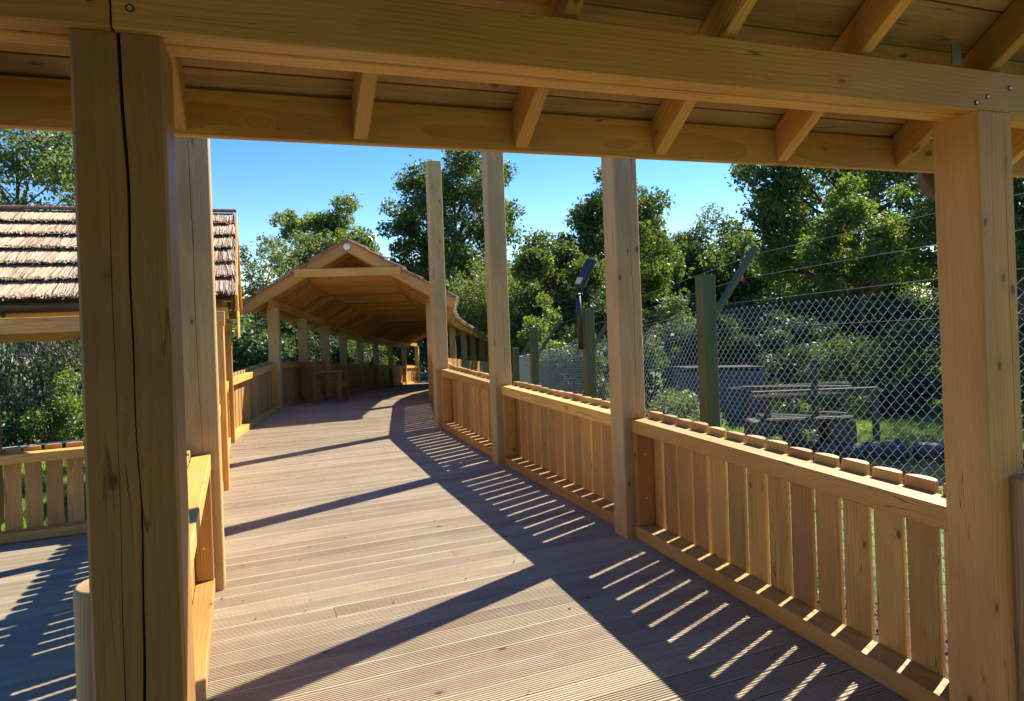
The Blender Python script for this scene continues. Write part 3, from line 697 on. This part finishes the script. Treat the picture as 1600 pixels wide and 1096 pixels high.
def chain():
    pit = .038; rad = .0021; V = []; F = []; acc = [0.]
    P = [p+Vector((.955, .295, 0))*.068 for p in FP]
    for a, b in zip(P, P[1:]): acc.append(acc[-1]+(b-a).length)
    x = 0.; i = 0; Vs = []; Fs = []; off = 0
    tot = acc[-1]; arr = np.array([[*p[:2]] for p in P]); topz = np.array(MT)
    while x < tot-pit:
        npt = int(2.35/(pit/1)) + 1; ks = np.arange(npt*1)
        xx = x + pit*((ks+i) % 2); zoff = -ks*pit*1.0
        px = np.interp(xx, acc, arr[:, 0]); py = np.interp(xx, acc, arr[:, 1]); pz = np.interp(xx, acc, topz)+zoff+pit*.4
        keep = pz > -.7
        px, py, pz = px[keep], py[keep], pz[keep]; n = len(px)
        sgn = np.where((ks[keep]+i) % 2 == 0, 1, -1)*.002
        c = np.stack([px+sgn, py, pz], -1)
        if n > 2:
            rg = np.array([[0, 0, 1.2], [.9, .3, -.6], [-.9, -.3, -.6]])*rad
            v = (c[:, None, :]+rg[None]).reshape(-1, 3); j = np.arange(n-1)[:, None]*3; k = np.arange(3)[None]
            f = np.stack([j+k, j+(k+1) % 3, j+3+(k+1) % 3, j+3+k], -1).reshape(-1, 4)+off
            Vs.append(v); Fs.append(f); off += len(v)
        x += pit; i += 1
    o = raw('wire_mesh', np.concatenate(Vs), np.concatenate(Fs), M_WIRE, fen); o['kind'] = 'stuff'
chain()
# floodlight on its pole
FB = Vector((.70*KF, 7.05*KF, 0)); EZK = lambda z: EYE+(z-EYE)*KF
fl = thing('floodlight', 'black floodlight tilted on a dark pole fixed to a green fence post', 'floodlight', FB+ZU*EZK(1.35))
tubes('pole', [([FB+ZU*EZK(1.28), FB+ZU*EZK(1.60)-Vector((.004, 0, 0)), FB+ZU*EZK(1.84)-Vector((.008, 0, 0))], .036)], M_BLACK, fl, 8)
FZ = lambda x, y, z: FB+Vector((x, y, EZK(z)))
tubes('mount', [([FZ(-.10, 0, 1.845), FZ(.05, .02, 1.85)], .022), ([FZ(-.03, -.01, 1.85), FZ(.0, -.01, 1.97)], .011), ([FZ(.035, .01, 1.85), FZ(.07, .01, 1.98)], .011)], M_BLACK, fl, 6)
m = frame(FZ(.0, -.02, 1.925), FZ(.20, .03, 2.215), (-.75, -.55, .5))
link('housing', box_mesh(.44, .20, .05, .015, M_BLACK), m, fl)
m2 = m.copy(); m2.translation = m @ Vector((-.12, 0, -.029)); link('lens', box_mesh(.14, .17, .01, .003, M_GLASS), m2, fl)
m2 = m.copy(); m2.translation = m @ Vector((-.13, .02, .029)); link('back_plate', box_mesh(.10, .12, .014, .003, M_GLASS), m2, fl)

# ------------------------------------------------------------------ the enclosure beyond the fence
w_ = []; n = 48
for i in range(n): a = 2*math.pi*i/n; w_.append((POND[0]+POND[2]*.98*math.cos(a), POND[1]+POND[3]*.98*math.sin(a), -1.02))
tag(raw('pond_water', w_, [tuple(range(n))], M_WATER), kind='structure')
edge = thing('pond_edging', None, None, (POND[0], POND[1], -.9), kind='structure'); rs = random.Random(9)
for i in range(34):
    a = 2*math.pi*i/34+rs.uniform(-.03, .03); x, y = POND[0]+POND[2]*1.03*math.cos(a), POND[1]+POND[3]*1.03*math.sin(a)
    t = Vector((-POND[2]*math.sin(a), POND[3]*math.cos(a), 0)).normalized()
    block('stone', (x, y, -.955+rs.uniform(-.02, .03)), t, rs.uniform(.36, .46), rs.uniform(.22, .36), rs.uniform(.26, .34), M_STONE, edge, bev=.045)
def platform(lab, x0, x1, y, zt, zl, posts):
    t = thing('climbing_platform', lab, 'platform', ((x0+x1)/2, y, -.9), 'weathered timber platforms in the enclosure')
    for x, z in posts:
        for yy in (y, y+1.1): timber('post', (x, yy, -1.2), (x, yy, z if yy == y else zt), .1, .1, M_GREY, t, up=(0, 1, 0), bev=.02)
    for yy in (y-.07, y+1.17): timber('top_beam', (x0-.12, yy, zt-.06), (x1+.1, yy+.05, zt-.03), .10, .09, M_GREY, t, bev=.035)
    for k in range(2): timber('plank', (x0-.05+.1*(k % 2), y+.06+k*.8, zt+.02), (x1+.02-.3*(k % 3), y+.02+k*.3, zt+.03), .13, .03, M_GREY, t)
    if zl is not None:
        for k in range(5): timber('shelf_plank', (x0+.1, y-.25+k*.12, zl+.01*k), (x0+(x1-x0)*.72+.1*(k % 2), y-.25+k*.12, zl+.01*k), .1, .03, M_GREY, t)
        for x in (x0+.12, x0+.75, x0+1.4): timber('shelf_block', (x, y-.26, zl-.27), (x, y+.3, zl-.27), .5, .5, M_GREY, t, bev=.03)
platform('weathered timber climbing platform with a low shelf, on the grass behind the pond', 4.25, 6.4, 12.0, .07, -.38, [(4.45, .05), (5.30, .66), (6.36, .05)])
platform('small grey timber platform with thin rail standing farther back in the enclosure', 9.2, 11.6, 20.5, -.15, None, [(9.3, -.1), (10.4, .2), (11.5, .1)])
shd = thing('garden_shed', 'low blue-grey boarded shed in the shade behind the chain-link fence', 'shed', (4.55, 14.6, -.9))
for k in range(11): block('board', (3.75+k*.15, 14.4+.004*(k % 2), -.38), (0, 0, 1), 1.22, .145, .025, M_SHED, shd, up=(0, -1, 0), bev=.004)
for k in range(9): block('board', (3.68, 14.5+k*.15, -.38), (0, 0, 1), 1.22, .145, .025, M_SHED, shd, up=(-1, 0, 0), bev=.004)
for k in range(9): block('board', (5.33, 14.5+k*.15, -.38), (0, 0, 1), 1.22, .145, .025, M_SHED, shd, up=(1, 0, 0), bev=.004)
block('roof', (4.5, 15.05, .27), (1, 0, -.02), 1.7, 1.35, .05, M_UNDER, shd, up=(0, .06, 1))
pf = thing('picket_fence', 'dark weathered picket fence far back among the bushes of the enclosure', 'fence', (13.2, 23, -1.6))
for k in range(22): block('picket', (11.3+k*.19, 22.6+.05*k, -.85), (0, 0, 1), 1.5+.04*math.sin(k*2.1), .12, .03, M_GREY, pf, up=(0, -1, 0))
for z in (-.5, -1.2): timber('rail', (11.2, 22.65, z), (15.4, 23.7, z), .05, .09, M_GREY, pf)

# ------------------------------------------------------------------ vegetation
def leaves(name, C, nrm_up, size, mat, parent, seed, aspect=.55, drop=0.):
    g = np.random.default_rng(seed); n = len(C)
    d = g.normal(size=(n, 3)); d[:, 2] -= drop; d /= np.linalg.norm(d, axis=1)[:, None]
    u = g.normal(size=(n, 3)); u[:, 2] += nrm_up; s = np.cross(d, u); s /= (np.linalg.norm(s, axis=1)[:, None]+1e-9)
    nn = np.cross(s, d); L = size*(.6+.8*g.random(n))[:, None]
    V = np.stack([C-d*L*.5, C+s*L*aspect*.5+nn*L*.08, C+d*L*.5, C-s*L*aspect*.5+nn*L*.08], 1).reshape(-1, 3)
    return raw(name, V, np.arange(n*4).reshape(-1, 4), mat, parent)
def clump_points(cl, rad, n, g, flat=.8, hollow=.35):
    """n points in clumps at centres cl with radii rad"""
    w = rad**2; w = w/w.sum(); k = g.choice(len(cl), n, p=w)
    d = g.normal(size=(n, 3)); d /= np.linalg.norm(d, axis=1)[:, None]
    rr = rad[k]*(hollow+(1-hollow)*g.random(n)**.6)*(1+.25*g.normal(size=n)*.6); d[:, 2] *= flat
    return cl[k]+d*rr[:, None]
def tree(name, lab, cat, base, h, cz, rad, ncl, nleaf, size, mat, seed, group=None, crad=(.2, .34), trunk=.25, limbs=22, lean=(0, 0), hollow=.3, drop=.15, low=-.75, bark=None):
    """crown = ellipsoid rad centred cz above the base, filled by uneven clumps"""
    g = np.random.default_rng(seed); bz = float(gz(base[0], base[1]))-.05; B = np.array([base[0], base[1], bz]); rad = np.array(rad, float)
    t = thing(name, lab, cat, tuple(B), group)
    ctr = B+np.array([lean[0], lean[1], cz]); d = g.normal(size=(ncl*3, 3)); d /= np.linalg.norm(d, axis=1)[:, None]; d = d[d[:, 2] > low][:ncl]
    lobe = 1+.20*np.sin(d[:, 0]*4+seed)+.16*np.cos(d[:, 2]*6+d[:, 1]*5+seed*1.7)
    cl = ctr+d*rad*(lobe*(.45+.55*g.random(len(d))**.45))[:, None]
    cr = rad.mean()*g.uniform(crad[0], crad[1], len(cl))
    items = []; top = ctr+np.array([0, 0, rad[2]*.35]); nseg = 7
    tp = [B+(top-B)*f+np.array([.12*math.sin(f*5+seed), .12*math.cos(f*4+seed), 0])*trunk*2*f for f in np.linspace(0, 1, nseg)]
    items.append((tp, [trunk*(1.25-.25*min(1, f*8))*(1-.85*f) for f in np.linspace(0, 1, nseg)]))
    for j in g.choice(len(cl), min(limbs, len(cl)), replace=False):
        e_ = cl[j]; f = np.clip((e_[2]-B[2]-rad[2]*.45)/(top[2]-B[2]), .12, .92); s_ = B+(top-B)*f
        m_ = s_*.5+e_*.5+g.normal(0, .06, 3)*rad+np.array([0, 0, .1*rad[2]]); r0 = trunk*(1-.85*f)*.5
        items.append(([s_, m_, e_], [r0, r0*.6, max(.006, r0*.15)]))
    tubes('trunk', items, bark or M_BARK, t, 7)
    P = clump_points(cl, cr, nleaf, g, .78, hollow)
    leaves('crown', P, .9, size, mat, t, seed+1, drop=drop); return t
def shrub(name, lab, cat, base, rad, h, ncl, nleaf, size, mat, seed, group=None, drop=.1, crad=(.25, .42), aspect=.55):
    g = np.random.default_rng(seed); bz = float(gz(base[0], base[1]))-.05; B = np.array([base[0], base[1], bz]); t = thing(name, lab, cat, tuple(B), group)
    rad = np.array([rad[0], rad[1], h*.55]); ctr = B+np.array([0, 0, h*.5]); d = g.normal(size=(ncl, 3)); d /= np.linalg.norm(d, axis=1)[:, None]
    cl = ctr+d*rad*(.35+.6*g.random(ncl)**.5)[:, None]; cr = rad.mean()*g.uniform(*crad, ncl)
    tubes('stem', [([B, (B+c)/2+g.normal(0, .05, 3), c], [.03, .02, .006]) for c in cl[:10]], M_BARK, t, 5)
    P = clump_points(cl, cr, nleaf, g, .85, .3); P = P[P[:, 2] > bz-.05]
    leaves('foliage', P, .8, size, mat, t, seed+1, aspect=aspect, drop=drop); return t
GT = 'trees beyond the walkway'
tree('oak_tree', 'big spreading oak behind the peak of the canopy, top cut by two tall posts', 'tree', (-3.7, 48), 16, 10.2, (5.1, 4.6, 5.7), 130, 38000, .26, LF_OAK, 101, GT, trunk=.42, limbs=60, crad=(.13, .24))
tree('oak_tree', 'hazy tall oak seen on both sides of the thickest middle post', 'tree', (5.9, 36), 11, 7.0, (3.3, 3.2, 3.9), 110, 32000, .21, LF_OAK, 102, GT, trunk=.38, limbs=50, crad=(.15, .27))
tree('oak_tree', 'large dark oak spreading at the right, against the sky below the fascia', 'tree', (14.4, 29.5), 12, 7.6, (5.2, 3.8, 4.4), 130, 40000, .20, LF_OAK, 103, GT, trunk=.4, limbs=70, crad=(.12, .23))
tree('bushy_tree', 'dense rounded green tree between the two slimmer tall posts', 'tree', (1.55, 27), 6, 3.9, (1.9, 1.8, 2.2), 50, 24000, .16, LF_OAK, 104, GT, trunk=.16, limbs=24, crad=(.24, .38))
tree('bushy_tree', 'leafy light green tree rising behind the left slope of the canopy', 'tree', (-8.3, 31), 9, 6.9, (1.8, 1.7, 2.5), 40, 15000, .17, LF_BRIGHT, 105, GT, trunk=.14, limbs=24)
tree('birch_tree', 'thin sparse birch between the hut and the canopy', 'tree', (-8.3, 22), 6, 3.9, (1.3, 1.2, 2.2), 46, 5200, .11, LF_BIRCH, 106, GT, trunk=.06, limbs=36, crad=(.16, .30), hollow=.05)
tree('birch_tree', 'wispy birch crown above the left slope of the canopy roof', 'tree', (-7.6, 24.5), 7, 5.3, (1.2, 1.2, 2.1), 40, 4200, .11, LF_BIRCH, 116, GT, trunk=.06, limbs=34, crad=(.16, .30), hollow=.05)
tree('young_tree', 'bright yellow-green young tree lit by the sun in front of the dark oak', 'tree', (11.6, 22.5), 6.5, 5.0, (1.6, 1.4, 1.9), 40, 13000, .15, LF_BRIGHT, 107, GT, trunk=.1, limbs=26)
tree('dark_tree', 'dark evergreen tree at the far right beside the corner post', 'tree', (14.7, 19.6), 9, 5.4, (2.7, 2.5, 4.1), 80, 30000, .15, LF_DARK, 108, GT, trunk=.2, limbs=26)
tree('garden_tree', 'sunny broadleaf tree rising above the thatched hut at the left edge', 'tree', (-14.9, 20.6), 11, 7.5, (3.0, 2.8, 3.7), 60, 22000, .14, LF_BIRCH, 109, GT, trunk=.16, limbs=34, crad=(.17, .32), hollow=.15)
DT = ['distant tree just right of the hazy oak, left of the nearest green fence post', 'pale distant tree filling the dip of the skyline above the nearest green fence post', 'distant tree in the skyline dip, behind the slanted fence arm',
      'pale distant tree behind the left edge of the large dark oak', 'tall distant tree hidden behind the large dark oak', 'pale distant tree behind the dense rounded tree', 'distant tree behind the thickest tall post']
for i, (x, y, h, r) in enumerate(((9.0, 55, 9.2, 2.8), (12.3, 58, 10.4, 3.0), (15.4, 56, 10.0, 2.8), (18.5, 57, 11, 3.2), (25, 50, 9, 3.4), (3.5, 58, 8.6, 2.8), (6.2, 60, 8.8, 2.8))):
    tree('distant_tree', DT[i], 'tree', (x, y), h, h*.62, (r, r, h*.42), 40, 8000, .26, LF_BIRCH if i % 2 else LF_OAK, 120+i, 'pale trees on the skyline', trunk=.2, limbs=16)
g = np.random.default_rng(300); cl = []
for i in range(22):
    x = -34+i*4.0; y = 52+3*math.sin(i*1.7); h = 7.6+1.1*math.sin(i*2.9)+(1.4 if x > 8 else 0); b = np.array([x, y, float(gz(x, y))])
    for k in range(44): d_ = g.normal(size=3); d_ /= np.linalg.norm(d_); cl.append(b+np.array([0, 0, h*.5])+d_*np.array([2.8, 2.0, h*.5])*g.random()**.4)
cl = np.array(cl); P = clump_points(cl, g.uniform(1.0, 1.7, len(cl)), 240000, g, .9, .0)
tag(leaves('far_wood', P, .9, .40, LF_OAK, None, 301, drop=.1), 'far-off wood closing the view behind the enclosure and the canopy', 'wood', kind='stuff')
# bamboo: many upright arching canes
g = np.random.default_rng(77); Bq = np.array([-1.1, 41., float(gz(-1.1, 41.))]); bam = thing('bamboo_clump', 'tall feathery yellow-green bamboo clump behind the two slimmer tall posts', 'bamboo', tuple(Bq))
canes = []; pts_ = []
for k in range(150):
    a = g.uniform(0, 6.28); r0 = 2.2*math.sqrt(g.random()); b = Bq+np.array([r0*math.cos(a)*1.15, r0*math.sin(a)*.8, 0]); hh = g.uniform(5.6, 8.9)*(1-.07*r0); ln = np.array([math.cos(a), math.sin(a), 0])*g.uniform(.2, 1.2)
    c = [b+np.array([0, 0, hh])*f+ln*f*f*1.1-np.array([0, 0, .6])*f**5 for f in np.linspace(0, 1, 6)]; canes.append((c, [.022, .02, .018, .015, .01, .004]))
    for q in range(180): f = g.uniform(.25, 1.0); i = min(4, int(f*5)); pts_.append(c[i]+(c[i+1]-c[i])*(f*5-i)+g.normal(0, .22, 3))
tubes('canes', canes, plain('bamboo_cane', (.13, .15, .05), .5), bam, 5); leaves('foliage', np.array(pts_), .5, .25, LF_BAMBOO, bam, 78, aspect=.28, drop=.6)
DB = ['dark bush in the thicket just right of the thickest tall post, above the blue-grey shed', 'dark thicket bush behind the nearest green fence post', 'dark bush above the left end of the timber platform',
      'dark bush below the bright young tree, above the right end of the platform', 'dark thicket bush below the dark evergreen near the corner post', 'dark bush mostly hidden behind the amber corner post',
      'lower dark bush directly behind the blue-grey shed', 'lower dark bush behind the tall centre post of the timber platform', 'mid-green bush left of the thickest tall post, low behind the mesh']
GS = 'dark bushes behind the enclosure'
for i, (x, y, rx, h, mt) in enumerate(((3.6, 23.5, 1.7, 3.6, LF_DARK), (6.4, 23, 1.9, 3.4, LF_DARK), (9.2, 24.5, 2.0, 3.7, LF_DARK), (12.2, 25.8, 2.1, 3.4, LF_DARK), (15.2, 24.2, 2.0, 3.6, LF_DARK), (18.2, 23.5, 2.2, 4.2, LF_DARK), (5.2, 18.2, 1.3, 2.4, LF_DARK), (7.6, 18.6, 1.3, 2.5, LF_DARK), (1.6, 20.5, 1.2, 2.4, LF_OAK))):
    shrub('holly_bush', DB[i], 'bush', (x, y), (rx, rx*.8), h, 26, 10000, .13, mt, 200+i, GS)
shrub('conifer_bush', 'small pointed light green shrub just left of the nearest green fence post', 'shrub', (4.75, 19.2), (.85, .8), 3.1, 26, 8000, .10, LF_BIRCH, 220, None, 0)
shrub('leafy_shrub', 'low bright fern-like shrub close behind the chain-link fence', 'shrub', (2.35, 9.6), (.75, .6), 1.15, 22, 5200, .075, LF_BIRCH, 221, None, 0)
shrub('leafy_shrub', 'small pale weedy shrub at the foot of the timber platform', 'shrub', (4.6, 11.4), (.55, .3), .6, 16, 2600, .06, LF_BIRCH, 222, None, 0)
shrub('leafy_shrub', 'yellow-green shrub rising beside the bamboo behind the fence', 'shrub', (.95, 22), (.8, .7), 3.5, 24, 7000, .11, LF_BRIGHT, 223, None, 0)
shrub('leafy_shrub', 'light green shrub low in the thicket at the right, beneath the young tree', 'shrub', (12.0, 20.5), (1.4, 1.0), 2.2, 24, 7500, .11, LF_BRIGHT, 224, None, 0)
shrub('leafy_shrub', 'mid-green shrub beside the nearest green fence post, above the blue-grey shed', 'shrub', (5.9, 20.3), (1.3, .9), 2.8, 24, 7500, .11, LF_OAK, 225, None, 0)
LB = ['dark laurel between the thatched hut end and the first canopy post', 'bright laurel seen through the first opening of the canopy', 'laurel seen through the second opening of the canopy', 'laurel seen through the third opening of the canopy',
      'laurel seen through the fourth opening of the canopy', 'laurel seen through the fifth opening of the canopy', 'laurel seen through the sixth opening of the canopy', 'added dark bush imitating the tunnel shade at the canopy end, on the left',
      'added dark bush imitating the tunnel shade at the canopy end, in its middle', 'laurel seen through the last opening of the canopy']
GL = 'laurels along the left of the canopy'
for i, (x, y, h) in enumerate(((-6.35, 13.4, 2.9), (-6.6, 16.0, 3.1), (-6.9, 18.8, 3.0), (-7.1, 21.6, 3.1), (-7.2, 24.6, 3.0), (-7.3, 27.6, 3.1), (-7.2, 30.8, 3.0), (-6.0, 38.8, 4.2), (-4.0, 39.5, 4.4), (-7.2, 34.2, 3.6))):
    shrub('laurel_bush', LB[i], 'bush', (x, y), (1.15, 1.25), h, 26, 7000, .115, LF_LAUREL if i in (0, 1, 2, 9) else LF_DARK, 240+i, GL)  # the two end bushes are added to give the canopy end its tunnel darkness
GB = 'bushes behind the lawn on the left'
shrub('cedar_bush', 'grey-green drooping cedar behind the lawn, seen below the hut roof', 'bush', (-10.6, 15.6), (1.1, 1.0), 4.2, 30, 9000, .2, LF_CEDAR, 260, GB, 1.6, aspect=.14)
shrub('laurel_bush', 'bright leafy bush at the left edge below the hut roof', 'bush', (-12.6, 14.8), (1.0, 1.0), 3.4, 24, 6000, .11, LF_BIRCH, 261, GB)
shrub('laurel_bush', 'dark laurel bush low behind the lawn near the thick front post', 'bush', (-11.6, 14.6), (1.3, .9), 1.5, 24, 7000, .085, LF_LAUREL, 262, GB)
shrub('conifer_bush', 'golden-green conifer tuft behind the lawn beside the thick front post', 'bush', (-9.9, 14.9), (.75, .7), 1.75, 20, 6000, .075, LF_BRIGHT, 263, GB)
shrub('laurel_bush', 'dark tall bush filling the view behind the hut on the left', 'bush', (-14.5, 19), (2.6, 1.4), 5.2, 36, 14000, .12, LF_OAK, 264, GB)
shrub('laurel_bush', 'dark bush behind the hut, between the cedar and the birch', 'bush', (-9.6, 18.6), (1.7, 1.3), 3.6, 30, 11000, .11, LF_LAUREL, 265, GB)
shrub('laurel_bush', 'broad dark bush beyond the left end of the hut', 'bush', (-16.6, 16.5), (2.2, 1.6), 4.6, 30, 10000, .12, LF_LAUREL, 266, GB)
UB = ['low bush left of the shed, between it and the thickest tall post', 'low dark bush behind the right leg of the timber platform', 'low dark bush on the lawn right of the timber platform', 'dark undergrowth between shed and platform, farther back',
      'mid-green undergrowth behind the middle of the platform', 'low dark bush at the right rim of the lawn beside the corner post', 'rounded dark bush behind the lawn, under the bright young tree', 'mid-green bush close behind the left corner of the shed',
      'dark bush behind the lawn, hard against the corner post', 'tiny green bush in the grass under the platform']
GU = 'low undergrowth round the enclosure lawn'
for i, (x, y, r_, h, mt) in enumerate(((3.0, 12.6, .7, .9, LF_OAK), (7.9, 14.6, 1.0, 1.0, LF_DARK), (9.6, 14.0, .9, 1.2, LF_DARK), (6.6, 16.2, 1.2, 1.5, LF_DARK), (8.3, 17.0, 1.2, 1.7, LF_OAK), (11.0, 15.5, 1.1, 1.3, LF_DARK), (10.6, 18.2, 1.3, 2.0, LF_DARK), (3.6, 17.6, 1.1, 1.9, LF_OAK), (13.0, 17.2, 1.2, 1.9, LF_DARK), (5.6, 13.6, .5, .55, LF_OAK))):
    shrub('undergrowth_bush', UB[i], 'bush', (x, y), (r_, r_*.75), h, 20, 4200, .085, mt, 280+i, GU)
# white rail beyond the lawn on the left
wr = thing('white_rail', 'thin pale rail beyond the lawn, just above the lower railing', 'rail', (-8, 11.5, -1))
for z in (-.22, -.34): tubes('bar', [([(-11, 11.2, z-.22), (-6.0, 12.2, z)], .018)], M_WHITE, wr, 6)
for k in range(6): x = -11+k; tubes('rail_post', [([(x, 11.2+.2*k, -1.3), (x, 11.2+.2*k, -.43+.044*k)], .022)], M_STEEL, wr, 6)
# grass
def grass(name, x0, x1, y0, y1, n, seed, hgt=.07):
    g = np.random.default_rng(seed); x = g.uniform(x0, x1, n); y = g.uniform(y0, y1, n)
    ok = ((x-POND[0])/POND[2])**2+((y-POND[1])/POND[3])**2 > 1.25; x, y = x[ok], y[ok]; n = len(x); z = gz(x, y)
    a = g.uniform(0, 6.28, n); b = np.stack([x, y, z], -1); s = np.stack([np.cos(a), np.sin(a), 0*a], -1)*.008
    t = b+np.stack([g.normal(0, .03, n), g.normal(0, .03, n), hgt*(.5+g.random(n))], -1)
    V = np.stack([b-s, b+s, t], 1).reshape(-1, 3); o = raw(name, V, np.arange(n*3).reshape(-1, 3), LF_GRASS); tag(o, kind='stuff'); return o
tag(grass('lawn_grass', 3.2, 13, 8, 19, 90000, 1), 'short sunlit grass in the enclosure behind the chain-link fence', 'grass')
tag(grass('lawn_grass', -12.5, -4, 7.6, 15, 90000, 2), 'short sunlit grass of the lawn beyond the lower railing', 'grass')

# a little grit and a few fallen leaves on the boards
g = np.random.default_rng(41); C = []
for k in range(150):
    d_ = g.uniform(ACC[0]+1.5, A_d+9); p_, t_, r_ = along(d_); edge = g.random() < .55
    C.append(p_+r_*(float(g.choice([g.uniform(-.05, .2), g.uniform(2.35, 2.5)])) if edge else g.uniform(0, 2.5))+ZU*.006)
C = np.array([tuple(c) for c in C]); n = len(C); a = g.uniform(0, 6.28, n); L_ = g.uniform(.004, .016, n)[:, None]
u_ = np.stack([np.cos(a), np.sin(a), g.normal(0, .15, n)], -1)*L_; v_ = np.stack([-np.sin(a), np.cos(a), g.normal(0, .15, n)], -1)*L_*.5; w_ = np.array([0, 0, .004])
lit = raw('leaf_litter', np.stack([C-u_, C+v_, C+u_+w_, C-v_+w_], 1).reshape(-1, 3), np.arange(n*4).reshape(-1, 4), plain('dry_leaf', (.11, .07, .035), .9, 0, .5, 30))
tag(lit, 'grit and a few dry leaf scraps scattered on the decking', 'litter', kind='stuff')

V = []; F = []
prof_ = [ST(s_, t_) for s_ in np.linspace(-1.5, 12.5, 29) for t_ in np.linspace(2.75, 5.2, 6)]
for p in prof_: V.append((p.x, p.y, float(gz(p.x, p.y))+.012))
for i in range(28):
    for j in range(5): a = i*6+j; F.append((a, a+1, a+7, a+6))
tag(raw('bare_soil', V, F, plain('bare_soil', (.055, .043, .028), .95, 0, .4, 9, .6), smooth=True), kind='structure')
g = np.random.default_rng(52); n = 9000; q = np.stack([g.uniform(-1, 12, n), g.uniform(2.85, 5.1, n)], -1); k_ = np.sin(q[:, 0]*3.1)+np.sin(q[:, 1]*5+q[:, 0])+g.normal(0, .5, n) > .5; q = q[k_]
X = q[:, 0]*E2.x+q[:, 1]*R2.x; Y = q[:, 0]*E2.y+q[:, 1]*R2.y; C = np.stack([X, Y, gz(X, Y)+.02+.14*g.random(len(X))**2], -1)
tag(leaves('weeds', C, .6, .06, LF_OAK, None, 53, drop=-.3), 'low weeds on the bare soil at the foot of the chain-link fence', 'weeds', kind='stuff')
